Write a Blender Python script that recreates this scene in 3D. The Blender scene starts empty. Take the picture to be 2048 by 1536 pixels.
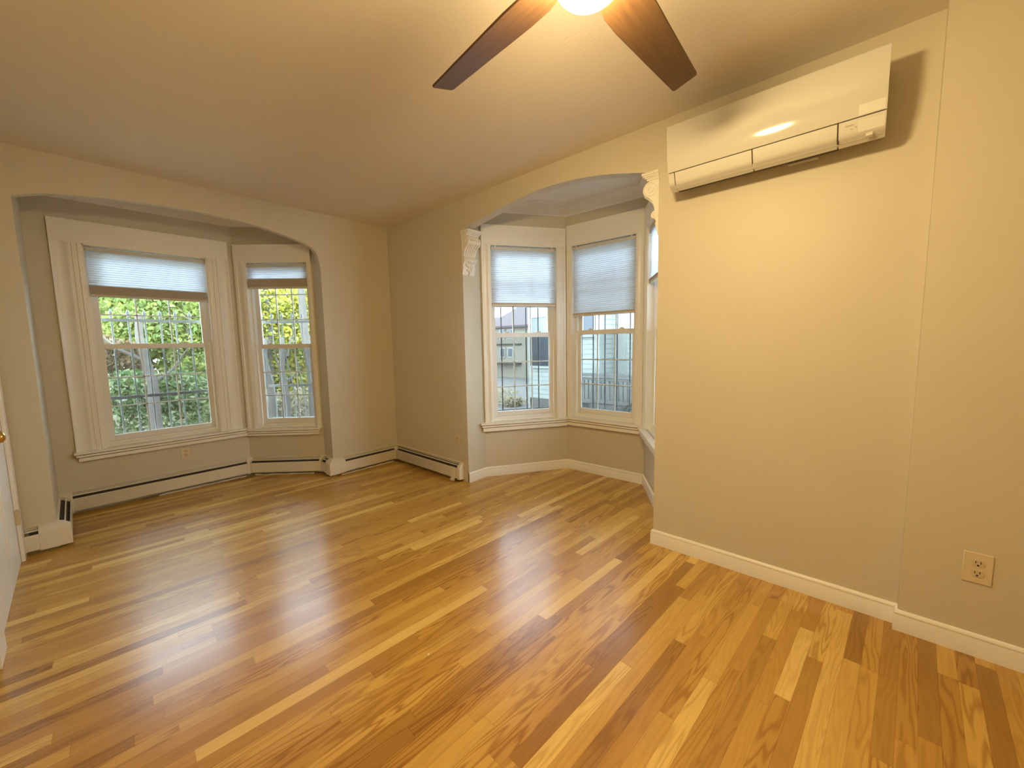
import bpy, bmesh, math, random
from mathutils import Vector, Matrix
random.seed(7)
C = bpy.context.scene
COL = C.collection
PI = math.pi

# ------------------------------------------------------------------ camera
YAW, PIT, ROLL = 0.8335945, -0.1018636, -0.018985
fw = Vector((math.sin(YAW)*math.cos(PIT), math.cos(YAW)*math.cos(PIT), math.sin(PIT)))
rt = Vector((math.cos(YAW), -math.sin(YAW), 0))
up = rt.cross(fw)
r2 = rt*math.cos(ROLL) + up*math.sin(ROLL)
u2 = up*math.cos(ROLL) - rt*math.sin(ROLL)
cd = bpy.data.cameras.new('camera')
cam = bpy.data.objects.new('camera', cd)
COL.objects.link(cam)
cd.sensor_fit = 'HORIZONTAL'
cd.sensor_width = 36
cd.lens = 794.568/2048*36
cd.clip_start = 0.02
cd.clip_end = 300
m = Matrix.Identity(4)
for i in range(3):
    m[i][0], m[i][1], m[i][2] = r2[i], u2[i], -fw[i]
m[0][3], m[1][3], m[2][3] = -2.581985, -4.265214, 1.392078
cam.matrix_world = m
C.camera = cam

# ------------------------------------------------------------------ world + exposure
w = bpy.data.worlds.new('overcast_sky')
C.world = w
w.use_nodes = True
wn = w.node_tree
wn.nodes.clear()
wo = wn.nodes.new('ShaderNodeOutputWorld')
wb = wn.nodes.new('ShaderNodeBackground')
wb.inputs[0].default_value = (0.68, 0.84, 1.0, 1)
wb.inputs[1].default_value = 17.0
wn.links.new(wb.outputs[0], wo.inputs[0])
LAMP_STRENGTH = 335
LAMP_COLOR = (1.0, 0.735, 0.345, 1)
C.view_settings.view_transform = 'Standard'
C.view_settings.look = 'None'
C.view_settings.exposure = 0.0
C.view_settings.gamma = 1.0
C.view_settings.use_curve_mapping = False
C.cycles.use_denoising = True
C.cycles.max_bounces = 10
C.cycles.diffuse_bounces = 6
C.cycles.transparent_max_bounces = 24
C.cycles.sample_clamp_indirect = 6

# ------------------------------------------------------------------ helpers
def tag(o, label=None, cat=None, group=None, kind=None):
    if label: o['label'] = label
    if cat: o['category'] = cat
    if group: o['group'] = group
    if kind: o['kind'] = kind
    return o

def empty(name, loc=(0, 0, 0)):
    o = bpy.data.objects.new(name, None)
    COL.objects.link(o)
    o.location = loc
    o.empty_display_size = 0.1
    return o

class MB:
    """collects shapes, links them as ONE mesh object"""
    def __init__(s):
        s.v = []; s.f = []
    def add(s, vs, fs):
        k = len(s.v)
        s.v += [tuple(p) for p in vs]
        s.f += [tuple(i+k for i in f) for f in fs]
        return s
    def hexa(s, p):
        # p: 8 points, bottom 4 then top 4 (same winding)
        return s.add(p, [(0,3,2,1),(4,5,6,7),(0,1,5,4),(1,2,6,5),(2,3,7,6),(3,0,4,7)])
    def box(s, x0, x1, y0, y1, z0, z1):
        return s.hexa([(x0,y0,z0),(x1,y0,z0),(x1,y1,z0),(x0,y1,z0),(x0,y0,z1),(x1,y0,z1),(x1,y1,z1),(x0,y1,z1)])
    def prism(s, poly, z0, z1):
        n = len(poly)
        vs = [(x,y,z0) for x,y in poly] + [(x,y,z1) for x,y in poly]
        fs = [tuple(range(n))[::-1], tuple(range(n,2*n))] + [(i,(i+1)%n,n+(i+1)%n,n+i) for i in range(n)]
        return s.add(vs, fs)
    def extrude(s, loop, vec):
        n = len(loop)
        a = [Vector(p) for p in loop]
        vs = a + [p+Vector(vec) for p in a]
        fs = [tuple(range(n))[::-1], tuple(range(n,2*n))] + [(i,(i+1)%n,n+(i+1)%n,n+i) for i in range(n)]
        return s.add(vs, fs)
    def tube(s, pts, rad, n=10, cap=True):
        pts = [Vector(p) for p in pts]
        rads = rad if isinstance(rad, (list, tuple)) else [rad]*len(pts)
        vs = []
        for i, p in enumerate(pts):
            t = (pts[min(i+1, len(pts)-1)] - pts[max(i-1, 0)]).normalized()
            a = Vector((0,0,1)) if abs(t.z) < 0.9 else Vector((1,0,0))
            b = t.cross(a).normalized(); c = t.cross(b).normalized()
            for k in range(n):
                an = 2*PI*k/n
                vs.append(p + (b*math.cos(an)+c*math.sin(an))*rads[i])
        fs = []
        for i in range(len(pts)-1):
            for k in range(n):
                fs.append((i*n+k, i*n+(k+1)%n, (i+1)*n+(k+1)%n, (i+1)*n+k))
        if cap:
            fs.append(tuple(range(n))[::-1]); fs.append(tuple((len(pts)-1)*n+k for k in range(n)))
        return s.add(vs, fs)
    def lathe(s, prof, center, axis=(0,0,1), n=32):
        # prof: list of (radius, height)
        ax = Vector(axis).normalized()
        a = Vector((0,0,1)) if abs(ax.z) < 0.9 else Vector((1,0,0))
        b = ax.cross(a).normalized(); c = ax.cross(b).normalized()
        vs = []; fs = []
        for r, h in prof:
            for k in range(n):
                an = 2*PI*k/n
                vs.append(Vector(center)+ax*h+(b*math.cos(an)+c*math.sin(an))*max(r, 1e-4))
        for i in range(len(prof)-1):
            for k in range(n):
                fs.append((i*n+k, i*n+(k+1)%n, (i+1)*n+(k+1)%n, (i+1)*n+k))
        return s.add(vs, fs)
    def sweep(s, path, prof, cap=True):
        """path: 2D points with the room on the right hand; prof: closed list of (distance into room, z)"""
        P = [Vector((p[0], p[1])) for p in path]
        out = []
        for i in range(len(P)):
            ns = []
            if i > 0:
                d = (P[i]-P[i-1]).normalized(); ns.append(Vector((d.y, -d.x)))
            if i < len(P)-1:
                d = (P[i+1]-P[i]).normalized(); ns.append(Vector((d.y, -d.x)))
            if len(ns) == 2:
                mm = (ns[0]+ns[1]); mm = mm/mm.length_squared*2
            else:
                mm = ns[0]
            out.append(mm)
        n = len(prof); vs = []; fs = []
        for p, mm in zip(P, out):
            for d, z in prof:
                q = p+mm*d
                vs.append((q.x, q.y, z))
        for i in range(len(P)-1):
            for k in range(n):
                fs.append((i*n+k, i*n+(k+1)%n, (i+1)*n+(k+1)%n, (i+1)*n+k))
        if cap:
            fs.append(tuple(range(n))[::-1]); fs.append(tuple((len(P)-1)*n+k for k in range(n)))
        return s.add(vs, fs)
    def build(s, name, mat, parent=None, smooth=False, bevel=0, recalc=True):
        me = bpy.data.meshes.new(name)
        org = Vector((0,0,0))
        if parent is not None:
            p = parent
            while p is not None:
                org += Vector(p.location); p = p.parent
        me.from_pydata([tuple(Vector(v)-org) for v in s.v], [], s.f)
        me.update()
        if recalc:
            bm = bmesh.new(); bm.from_mesh(me)
            bmesh.ops.recalc_face_normals(bm, faces=bm.faces)
            bm.to_mesh(me); bm.free()
        if smooth:
            for p in me.polygons: p.use_smooth = True
        me.set_sharp_from_angle(angle=math.radians(50))
        o = bpy.data.objects.new(name, me)
        COL.objects.link(o)
        if mat: me.materials.append(mat)
        if parent is not None: o.parent = parent
        if bevel:
            b = o.modifiers.new('bevel', 'BEVEL'); b.width = bevel; b.segments = 2; b.limit_method = 'ANGLE'; b.angle_limit = math.radians(40)
        return o

class Fr:
    """local frame of a wall plane: s along it, t outwards (negative = into the room), z up"""
    def __init__(f, p0, d):
        f.p = Vector((p0[0], p0[1])); f.d = Vector((d[0], d[1])).normalized(); f.o = Vector((-f.d.y, f.d.x))
    def pt(f, s, t, z):
        q = f.p + f.d*s + f.o*t
        return (q.x, q.y, z)
    def box(f, mb, s0, s1, t0, t1, z0, z1):
        return mb.hexa([f.pt(s0,t0,z0), f.pt(s1,t0,z0), f.pt(s1,t1,z0), f.pt(s0,t1,z0), f.pt(s0,t0,z1), f.pt(s1,t0,z1), f.pt(s1,t1,z1), f.pt(s0,t1,z1)])
    def plan(f, mb, poly, z0, z1):
        return mb.prism([f.pt(s, t, 0)[:2] for s, t in poly], z0, z1)
    def along(f, mb, prof, s0, s1):
        # prof: closed (t, z) loop extruded along s
        n = len(prof)
        vs = [f.pt(s0, t, z) for t, z in prof] + [f.pt(s1, t, z) for t, z in prof]
        fs = [tuple(range(n))[::-1], tuple(range(n, 2*n))] + [(i,(i+1)%n,n+(i+1)%n,n+i) for i in range(n)]
        return mb.add(vs, fs)
    def upright(f, mb, prof, z0, z1):
        # prof: closed (s, t) loop extruded along z
        return f.plan(mb, prof, z0, z1)

# ------------------------------------------------------------------ materials
def newmat(name):
    mt = bpy.data.materials.new(name); mt.use_nodes = True
    nt = mt.node_tree
    return mt, nt, nt.nodes['Principled BSDF'], nt.nodes['Material Output']

def N(nt, typ, **kw):
    n = nt.nodes.new(typ)
    for k, v in kw.items():
        if k.startswith('i_'):
            key = k[2:]
            n.inputs[int(key) if key.isdigit() else key.replace('_', ' ')].default_value = v
        else:
            setattr(n, k, v)
    return n

def math_(nt, op, a, b=None):
    n = nt.nodes.new('ShaderNodeMath'); n.operation = op
    for i, x in enumerate((a, b)):
        if x is None: continue
        if isinstance(x, (int, float)): n.inputs[i].default_value = x
        else: nt.links.new(x, n.inputs[i])
    return n.outputs[0]

def paint(name, col, rough=0.5, var=0.04, scale=6, bump=0.0, bscale=180, spec=0.5):
    """plain painted surface: slight mottling and a fine roller / brush texture"""
    mt, nt, b, o = newmat(name)
    tc = N(nt, 'ShaderNodeTexCoord')
    n1 = N(nt, 'ShaderNodeTexNoise'); n1.inputs['Scale'].default_value = scale; n1.inputs['Detail'].default_value = 4
    nt.links.new(tc.outputs['Object'], n1.inputs['Vector'])
    mix = N(nt, 'ShaderNodeMix', data_type='RGBA')
    mix.inputs['A'].default_value = (*[c*(1-var) for c in col], 1)
    mix.inputs['B'].default_value = (*[min(1, c*(1+var)) for c in col], 1)
    nt.links.new(n1.outputs['Fac'], mix.inputs['Factor'])
    nt.links.new(mix.outputs['Result'], b.inputs['Base Color'])
    b.inputs['Roughness'].default_value = rough
    b.inputs['Specular IOR Level'].default_value = spec
    if bump:
        n2 = N(nt, 'ShaderNodeTexNoise'); n2.inputs['Scale'].default_value = bscale; n2.inputs['Detail'].default_value = 3
        nt.links.new(tc.outputs['Object'], n2.inputs['Vector'])
        bp = N(nt, 'ShaderNodeBump'); bp.inputs['Strength'].default_value = bump; bp.inputs['Distance'].default_value = 0.002
        nt.links.new(n2.outputs['Fac'], bp.inputs['Height'])
        nt.links.new(bp.outputs['Normal'], b.inputs['Normal'])
    return mt

M = {}
M['wall'] = paint('greige_wall_paint', (0.605, 0.555, 0.435), 0.5, 0.03, 2.5, 0.25, 140)
M['ceiling'] = paint('flat_ceiling_paint', (0.76, 0.70, 0.61), 0.8, 0.03, 2.0, 0.5, 90)
M['trim'] = paint('white_trim_paint', (0.83, 0.815, 0.76), 0.32, 0.02, 8, 0.08, 60)
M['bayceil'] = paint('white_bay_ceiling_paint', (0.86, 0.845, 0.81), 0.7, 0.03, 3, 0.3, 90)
M['heater'] = paint('cream_heater_enamel', (0.72, 0.67, 0.55), 0.35, 0.04, 9)
M['fin'] = paint('dark_fin_tube_fill', (0.035, 0.03, 0.03), 0.6, 0.2, 40)  # near-black, puts the shade inside the heater slots into the colour
M['vinyl'] = paint('white_vinyl_sash', (0.78, 0.77, 0.74), 0.35, 0.02, 10)
M['plastic'] = paint('white_glossy_plastic', (0.56, 0.55, 0.50), 0.07, 0.01, 5)
M['plastic2'] = paint('white_matte_plastic', (0.60, 0.585, 0.53), 0.45, 0.01, 5)
M['seam'] = paint('dark_gap', (0.05, 0.035, 0.025), 0.7, 0.1, 30)
M['sticker'] = paint('pale_label_paper', (0.66, 0.645, 0.59), 0.45, 0.02, 30)
M['greyprint'] = paint('grey_print', (0.40, 0.38, 0.34), 0.5, 0.1, 80)
M['almond'] = paint('almond_outlet_plastic', (0.66, 0.575, 0.385), 0.35, 0.02, 12)
M['almond2'] = paint('almond_receptacle_plastic', (0.60, 0.51, 0.33), 0.35, 0.02, 12)
M['slot'] = paint('dark_slot', (0.03, 0.022, 0.015), 0.7, 0.1, 30)
M['plaster'] = paint('white_plaster_carving', (0.80, 0.78, 0.73), 0.5, 0.03, 25, 0.2, 60)
M['iron'] = paint('grey_painted_iron', (0.07, 0.074, 0.076), 0.5, 0.12, 14)
M['paleiron'] = paint('pale_painted_iron', (0.30, 0.32, 0.31), 0.5, 0.1, 14)
M['bronze'] = paint('dark_bronze_metal', (0.06, 0.045, 0.035), 0.35, 0.1, 20)
M['bark'] = paint('grey_bark', (0.085, 0.074, 0.06), 0.9, 0.35, 9, 0.8, 25)
M['bark2'] = paint('brown_bark', (0.10, 0.08, 0.06), 0.9, 0.35, 9, 0.8, 25)
M['darkglass'] = paint('dark_window_glass', (0.025, 0.03, 0.038), 0.25, 0.2, 3)
M['paleglass'] = paint('pale_window_glass', (0.115, 0.12, 0.115), 0.12, 0.1, 6)  # one opaque pale grey for the neighbour's upper pane
M['whitewood'] = paint('white_exterior_trim', (0.26, 0.275, 0.25), 0.5, 0.03, 6)
M['deckwood'] = paint('weathered_deck_wood', (0.11, 0.11, 0.10), 0.7, 0.15, 12)
M['roof'] = paint('brown_roof_shingle', (0.036, 0.026, 0.025), 0.9, 0.2, 5)
M['tanwall'] = paint('tan_house_siding', (0.175, 0.155, 0.11), 0.7, 0.05, 4)
M['bluewall'] = paint('pale_blue_house_siding', (0.13, 0.15, 0.16), 0.7, 0.05, 4)
M['soil'] = paint('leaf_strewn_ground', (0.17, 0.145, 0.09), 0.95, 0.45, 7, 0.6, 12)
M['concrete'] = paint('grey_side_yard', (0.095, 0.09, 0.08), 0.9, 0.25, 5, 0.4, 20)

# brass knob
mt, nt, b, o = newmat('polished_brass')
b.inputs['Base Color'].default_value = (0.72, 0.48, 0.17, 1); b.inputs['Metallic'].default_value = 1; b.inputs['Roughness'].default_value = 0.16
nz = N(nt, 'ShaderNodeTexNoise'); nz.inputs['Scale'].default_value = 40
mr = N(nt, 'ShaderNodeMapRange'); mr.inputs['To Min'].default_value = 0.10; mr.inputs['To Max'].default_value = 0.24
nt.links.new(nz.outputs['Fac'], mr.inputs['Value']); nt.links.new(mr.outputs['Result'], b.inputs['Roughness'])
M['brass'] = mt

# glass pane: thin, clear, with a fresnel reflection
def glass(name, tint, refl=1.0):
    mt, nt, b, o = newmat(name)
    nt.nodes.remove(b)
    tr = N(nt, 'ShaderNodeBsdfTransparent'); tr.inputs[0].default_value = (*tint, 1)
    gl = N(nt, 'ShaderNodeBsdfGlossy'); gl.inputs['Roughness'].default_value = 0.02
    fr = N(nt, 'ShaderNodeFresnel'); fr.inputs[0].default_value = 1.45
    mx = N(nt, 'ShaderNodeMixShader')
    nt.links.new(math_(nt, 'MULTIPLY', fr.outputs[0], refl), mx.inputs[0])
    nt.links.new(tr.outputs[0], mx.inputs[1]); nt.links.new(gl.outputs[0], mx.inputs[2])
    nt.links.new(mx.outputs[0], o.inputs[0])
    return mt
M['glass'] = glass('clear_window_glass', (0.95, 0.97, 0.965))

# insect screen: fine dark weave, mostly open
mt, nt, b, o = newmat('insect_screen_weave')
nt.nodes.remove(b)
tr = N(nt, 'ShaderNodeBsdfTransparent'); df = N(nt, 'ShaderNodeBsdfDiffuse'); df.inputs[0].default_value = (0.09, 0.09, 0.09, 1)
tc = N(nt, 'ShaderNodeTexCoord'); nz = N(nt, 'ShaderNodeTexNoise'); nz.inputs['Scale'].default_value = 3.0
nt.links.new(tc.outputs['Object'], nz.inputs['Vector'])
mr = N(nt, 'ShaderNodeMapRange'); mr.inputs['To Min'].default_value = 0.26; mr.inputs['To Max'].default_value = 0.38
nt.links.new(nz.outputs['Fac'], mr.inputs['Value'])
mx = N(nt, 'ShaderNodeMixShader')
nt.links.new(mr.outputs['Result'], mx.inputs[0]); nt.links.new(tr.outputs[0], mx.inputs[1]); nt.links.new(df.outputs[0], mx.inputs[2])
nt.links.new(mx.outputs[0], o.inputs[0])
M['screen'] = mt

# shade fabric: diffuse + translucent
def fabric(name, col, trans):
    mt, nt, b, o = newmat(name)
    nt.nodes.remove(b)
    tc = N(nt, 'ShaderNodeTexCoord'); nz = N(nt, 'ShaderNodeTexNoise'); nz.inputs['Scale'].default_value = 220; nz.inputs['Detail'].default_value = 2
    nt.links.new(tc.outputs['Object'], nz.inputs['Vector'])
    mixc = N(nt, 'ShaderNodeMix', data_type='RGBA')
    mixc.inputs['A'].default_value = (*[c*0.93 for c in col], 1); mixc.inputs['B'].default_value = (*col, 1)
    nt.links.new(nz.outputs['Fac'], mixc.inputs['Factor'])
    d = N(nt, 'ShaderNodeBsdfDiffuse'); t = N(nt, 'ShaderNodeBsdfTranslucent')
    nt.links.new(mixc.outputs['Result'], d.inputs[0]); nt.links.new(mixc.outputs['Result'], t.inputs[0])
    mx = N(nt, 'ShaderNodeMixShader'); mx.inputs[0].default_value = trans
    nt.links.new(d.outputs[0], mx.inputs[1]); nt.links.new(t.outputs[0], mx.inputs[2]); nt.links.new(mx.outputs[0], o.inputs[0])
    return mt
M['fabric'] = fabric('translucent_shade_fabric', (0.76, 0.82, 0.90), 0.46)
M['stack'] = fabric('gathered_shade_fabric', (0.72, 0.66, 0.57), 0.06)

# lamp glass (lit)
mt, nt, b, o = newmat('lit_frosted_glass')
b.inputs['Base Color'].default_value = (0.9, 0.87, 0.8, 1)
nz = N(nt, 'ShaderNodeTexNoise'); nz.inputs['Scale'].default_value = 9
b.inputs['Emission Color'].default_value = LAMP_COLOR
nt.links.new(math_(nt, 'MULTIPLY', math_(nt, 'ADD', 0.95, math_(nt, 'MULTIPLY', nz.outputs['Fac'], 0.1)), LAMP_STRENGTH), b.inputs['Emission Strength'])
M['lamp'] = mt

# fan blade wood
mt, nt, b, o = newmat('walnut_blade_wood')
tc = N(nt, 'ShaderNodeTexCoord'); mp = N(nt, 'ShaderNodeMapping'); mp.inputs['Scale'].default_value = (3, 45, 45)
nz = N(nt, 'ShaderNodeTexNoise'); nz.inputs['Scale'].default_value = 1.6; nz.inputs['Detail'].default_value = 6; nz.inputs['Distortion'].default_value = 0.6
cr = N(nt, 'ShaderNodeValToRGB')
cr.color_ramp.elements[0].position = 0.3; cr.color_ramp.elements[0].color = (0.075, 0.038, 0.016, 1)
cr.color_ramp.elements[1].position = 0.75; cr.color_ramp.elements[1].color = (0.115, 0.060, 0.026, 1)
nt.links.new(tc.outputs['Object'], mp.inputs['Vector']); nt.links.new(mp.outputs[0], nz.inputs['Vector'])
nt.links.new(nz.outputs['Fac'], cr.inputs[0]); nt.links.new(cr.outputs[0], b.inputs['Base Color'])
b.inputs['Roughness'].default_value = 0.45
M['blade'] = mt

# clapboard siding (horizontal laps)
def siding(name, col, lap=0.115):
    mt, nt, b, o = newmat(name)
    tc = N(nt, 'ShaderNodeTexCoord'); sx = N(nt, 'ShaderNodeSeparateXYZ')
    nt.links.new(tc.outputs['Object'], sx.inputs[0])
    fr = math_(nt, 'FRACT', math_(nt, 'DIVIDE', math_(nt, 'ADD', sx.outputs['Z'], 20), lap))
    edge = math_(nt, 'LESS_THAN', fr, 0.13)
    nz = N(nt, 'ShaderNodeTexNoise'); nz.inputs['Scale'].default_value = 3
    nt.links.new(tc.outputs['Object'], nz.inputs['Vector'])
    mixa = N(nt, 'ShaderNodeMix', data_type='RGBA'); mixa.inputs['A'].default_value = (*[c*0.96 for c in col], 1); mixa.inputs['B'].default_value = (*col, 1)
    nt.links.new(nz.outputs['Fac'], mixa.inputs['Factor'])
    mixb = N(nt, 'ShaderNodeMix', data_type='RGBA'); mixb.inputs['B'].default_value = (*[c*0.55 for c in col], 1)
    nt.links.new(mixa.outputs['Result'], mixb.inputs['A']); nt.links.new(edge, mixb.inputs['Factor'])
    nt.links.new(mixb.outputs['Result'], b.inputs['Base Color'])
    bp = N(nt, 'ShaderNodeBump'); bp.inputs['Strength'].default_value = 0.8; bp.inputs['Distance'].default_value = 0.015
    bp.invert = True
    nt.links.new(fr, bp.inputs['Height']); nt.links.new(bp.outputs['Normal'], b.inputs['Normal'])
    b.inputs['Roughness'].default_value = 0.55
    return mt
M['siding'] = siding('white_clapboard_siding', (0.265, 0.29, 0.26))

# leaves: random colour for every leaf
def leafmat(name, cols):
    mt, nt, b, o = newmat(name)
    nt.nodes.remove(b)
    g = N(nt, 'ShaderNodeNewGeometry'); cr = N(nt, 'ShaderNodeValToRGB')
    el = cr.color_ramp.elements
    while len(el) < len(cols): el.new(0.5)
    for i, c in enumerate(cols):
        el[i].position = i/(len(cols)-1); el[i].color = (*c, 1)
    nt.links.new(g.outputs['Random Per Island'], cr.inputs[0])
    d = N(nt, 'ShaderNodeBsdfDiffuse'); t = N(nt, 'ShaderNodeBsdfTranslucent'); mx = N(nt, 'ShaderNodeMixShader'); mx.inputs[0].default_value = 0.4
    nt.links.new(cr.outputs[0], d.inputs[0]); nt.links.new(cr.outputs[0], t.inputs[0])
    nt.links.new(d.outputs[0], mx.inputs[1]); nt.links.new(t.outputs[0], mx.inputs[2]); nt.links.new(mx.outputs[0], o.inputs[0])
    return mt
M['leaf_yellow'] = leafmat('yellow_autumn_leaves', [(0.329, 0.297, 0.037), (0.424, 0.371, 0.053), (0.265, 0.292, 0.063), (0.467, 0.424, 0.128), (0.191, 0.244, 0.063)])
M['leaf_lime'] = leafmat('yellow_green_leaves', [(0.179, 0.25, 0.06), (0.286, 0.346, 0.096), (0.357, 0.37, 0.107), (0.142, 0.215, 0.071), (0.406, 0.417, 0.179)])
M['leaf_green'] = leafmat('dark_green_leaves', [(0.045, 0.085, 0.03), (0.12, 0.19, 0.07), (0.24, 0.30, 0.14), (0.07, 0.13, 0.05), (0.40, 0.44, 0.26), (0.15, 0.21, 0.10)])
M['leaf_rust'] = leafmat('rusty_brown_leaves', [(0.151, 0.098, 0.053), (0.214, 0.148, 0.08), (0.116, 0.089, 0.062), (0.246, 0.187, 0.107), (0.178, 0.16, 0.089)])
M['leaf_litter'] = leafmat('fallen_leaves', [(0.392, 0.354, 0.266), (0.316, 0.266, 0.159), (0.455, 0.417, 0.316), (0.24, 0.215, 0.152), (0.417, 0.38, 0.19)])
M['leaf_twig'] = leafmat('grey_twigs_and_leaves', [(0.092, 0.097, 0.089), (0.131, 0.131, 0.115), (0.069, 0.081, 0.069), (0.162, 0.162, 0.139)])

# oak strip floor
mt, nt, b, o = newmat('oak_strip_flooring')
L = nt.links
tc = N(nt, 'ShaderNodeTexCoord'); mp = N(nt, 'ShaderNodeMapping'); mp.inputs['Rotation'].default_value = (0, 0, math.radians(3.2))
L.new(tc.outputs['Object'], mp.inputs['Vector'])
sx = N(nt, 'ShaderNodeSeparateXYZ'); L.new(mp.outputs[0], sx.inputs[0])
U = math_(nt, 'ADD', sx.outputs['X'], 30); V = math_(nt, 'ADD', sx.outputs['Y'], 30)
BW = 0.0572
vr = math_(nt, 'DIVIDE', V, BW); row = math_(nt, 'FLOOR', vr); vf = math_(nt, 'FRACT', vr)
wn1 = N(nt, 'ShaderNodeTexWhiteNoise', noise_dimensions='1D'); L.new(row, wn1.inputs['W'])
sc = N(nt, 'ShaderNodeSeparateColor'); L.new(wn1.outputs['Color'], sc.inputs[0])
blen = math_(nt, 'ADD', math_(nt, 'MULTIPLY', sc.outputs[0], 0.9), 0.5)
uo = math_(nt, 'ADD', math_(nt, 'DIVIDE', U, blen), math_(nt, 'MULTIPLY', sc.outputs[1], 17))
bid = math_(nt, 'FLOOR', uo); uf = math_(nt, 'FRACT', uo)
cx = N(nt, 'ShaderNodeCombineXYZ'); L.new(row, cx.inputs[0]); L.new(bid, cx.inputs[1])
wn2 = N(nt, 'ShaderNodeTexWhiteNoise', noise_dimensions='2D'); L.new(cx.outputs[0], wn2.inputs['Vector'])
s2 = N(nt, 'ShaderNodeSeparateColor'); L.new(wn2.outputs['Color'], s2.inputs[0])
RA, RB, RC = s2.outputs[0], s2.outputs[1], s2.outputs[2]
# grain
gx = N(nt, 'ShaderNodeCombineXYZ')
L.new(math_(nt, 'ADD', math_(nt, 'MULTIPLY', U, 1.25), math_(nt, 'MULTIPLY', RA, 71)), gx.inputs[0])
L.new(math_(nt, 'ADD', math_(nt, 'MULTIPLY', V, 13), math_(nt, 'MULTIPLY', RB, 53)), gx.inputs[1])
L.new(math_(nt, 'MULTIPLY', RC, 31), gx.inputs[2])
n1 = N(nt, 'ShaderNodeTexNoise'); n1.inputs['Scale'].default_value = 1.0; n1.inputs['Detail'].default_value = 2.5; n1.inputs['Roughness'].default_value = 0.45
L.new(gx.outputs[0], n1.inputs['Vector'])
ring = math_(nt, 'MULTIPLY', math_(nt, 'ADD', math_(nt, 'SINE', math_(nt, 'MULTIPLY', n1.outputs['Fac'], 75)), 1), 0.5)
ring = math_(nt, 'POWER', ring, 2.2)
gx2 = N(nt, 'ShaderNodeCombineXYZ')
L.new(math_(nt, 'MULTIPLY', U, 9), gx2.inputs[0]); L.new(math_(nt, 'MULTIPLY', V, 240), gx2.inputs[1]); L.new(math_(nt, 'MULTIPLY', RB, 9), gx2.inputs[2])
n2 = N(nt, 'ShaderNodeTexNoise'); n2.inputs['Scale'].default_value = 1.0; n2.inputs['Detail'].default_value = 3
L.new(gx2.outputs[0], n2.inputs['Vector'])
cr = N(nt, 'ShaderNodeValToRGB')
el = cr.color_ramp.elements
stops = [(0.0, (0.34,0.175,0.032)), (0.2, (0.465,0.255,0.049)), (0.55, (0.545,0.32,0.066)), (0.82, (0.61,0.385,0.09)), (1.0, (0.78,0.56,0.18))]
while len(el) < len(stops): el.new(0.5)
for e, (p, c) in zip(el, stops): e.position = p; e.color = (*c, 1)
L.new(RA, cr.inputs[0])
# tone drift along each board
gx3 = N(nt, 'ShaderNodeCombineXYZ')
L.new(math_(nt, 'ADD', math_(nt, 'MULTIPLY', U, 2.2), math_(nt, 'MULTIPLY', RC, 40)), gx3.inputs[0]); L.new(math_(nt, 'MULTIPLY', V, 9), gx3.inputs[1])
n3 = N(nt, 'ShaderNodeTexNoise'); n3.inputs['Scale'].default_value = 1.0; n3.inputs['Detail'].default_value = 2
L.new(gx3.outputs[0], n3.inputs['Vector'])
amt = math_(nt, 'ADD', math_(nt, 'MULTIPLY', math_(nt, 'POWER', RB, 2.0), 0.42), 0.08)
dark = math_(nt, 'MULTIPLY', ring, amt)
dark = math_(nt, 'ADD', dark, math_(nt, 'MULTIPLY', n2.outputs['Fac'], 0.22))
dark = math_(nt, 'ADD', dark, math_(nt, 'MULTIPLY', n3.outputs['Fac'], 0.30))
seam_v = math_(nt, 'LESS_THAN', math_(nt, 'ABSOLUTE', math_(nt, 'SUBTRACT', vf, 0.5)), 0.488)
seam_u = math_(nt, 'GREATER_THAN', math_(nt, 'MULTIPLY', uf, blen), 0.0014)
seam = math_(nt, 'MULTIPLY', seam_v, seam_u)
dark = math_(nt, 'ADD', math_(nt, 'SUBTRACT', dark, 0.24), math_(nt, 'MULTIPLY', math_(nt, 'SUBTRACT', 1, seam), 0.35))
fc = N(nt, 'ShaderNodeCombineXYZ')
for i_, k_ in enumerate((0.80, 1.05, 1.35)):
    L.new(math_(nt, 'MAXIMUM', math_(nt, 'SUBTRACT', 1.0, math_(nt, 'MULTIPLY', dark, k_)), 0.03), fc.inputs[i_])
vm = N(nt, 'ShaderNodeVectorMath', operation='MULTIPLY'); L.new(cr.outputs[0], vm.inputs[0]); L.new(fc.outputs[0], vm.inputs[1])
L.new(vm.outputs[0], b.inputs['Base Color'])
mr = N(nt, 'ShaderNodeMapRange'); mr.inputs['To Min'].default_value = 0.24; mr.inputs['To Max'].default_value = 0.36
L.new(n3.outputs['Fac'], mr.inputs['Value']); L.new(mr.outputs['Result'], b.inputs['Roughness'])
bp = N(nt, 'ShaderNodeBump'); bp.inputs['Strength'].default_value = 0.12; bp.inputs['Distance'].default_value = 0.001
L.new(math_(nt, 'ADD', seam, math_(nt, 'MULTIPLY', n2.outputs['Fac'], 0.35)), bp.inputs['Height']); L.new(bp.outputs['Normal'], b.inputs['Normal'])
b.inputs['Specular IOR Level'].default_value = 0.4
b.inputs['Coat Weight'].default_value = 0.34; b.inputs['Coat IOR'].default_value = 1.6; b.inputs['Coat Roughness'].default_value = 0.2
M['floor'] = mt

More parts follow.
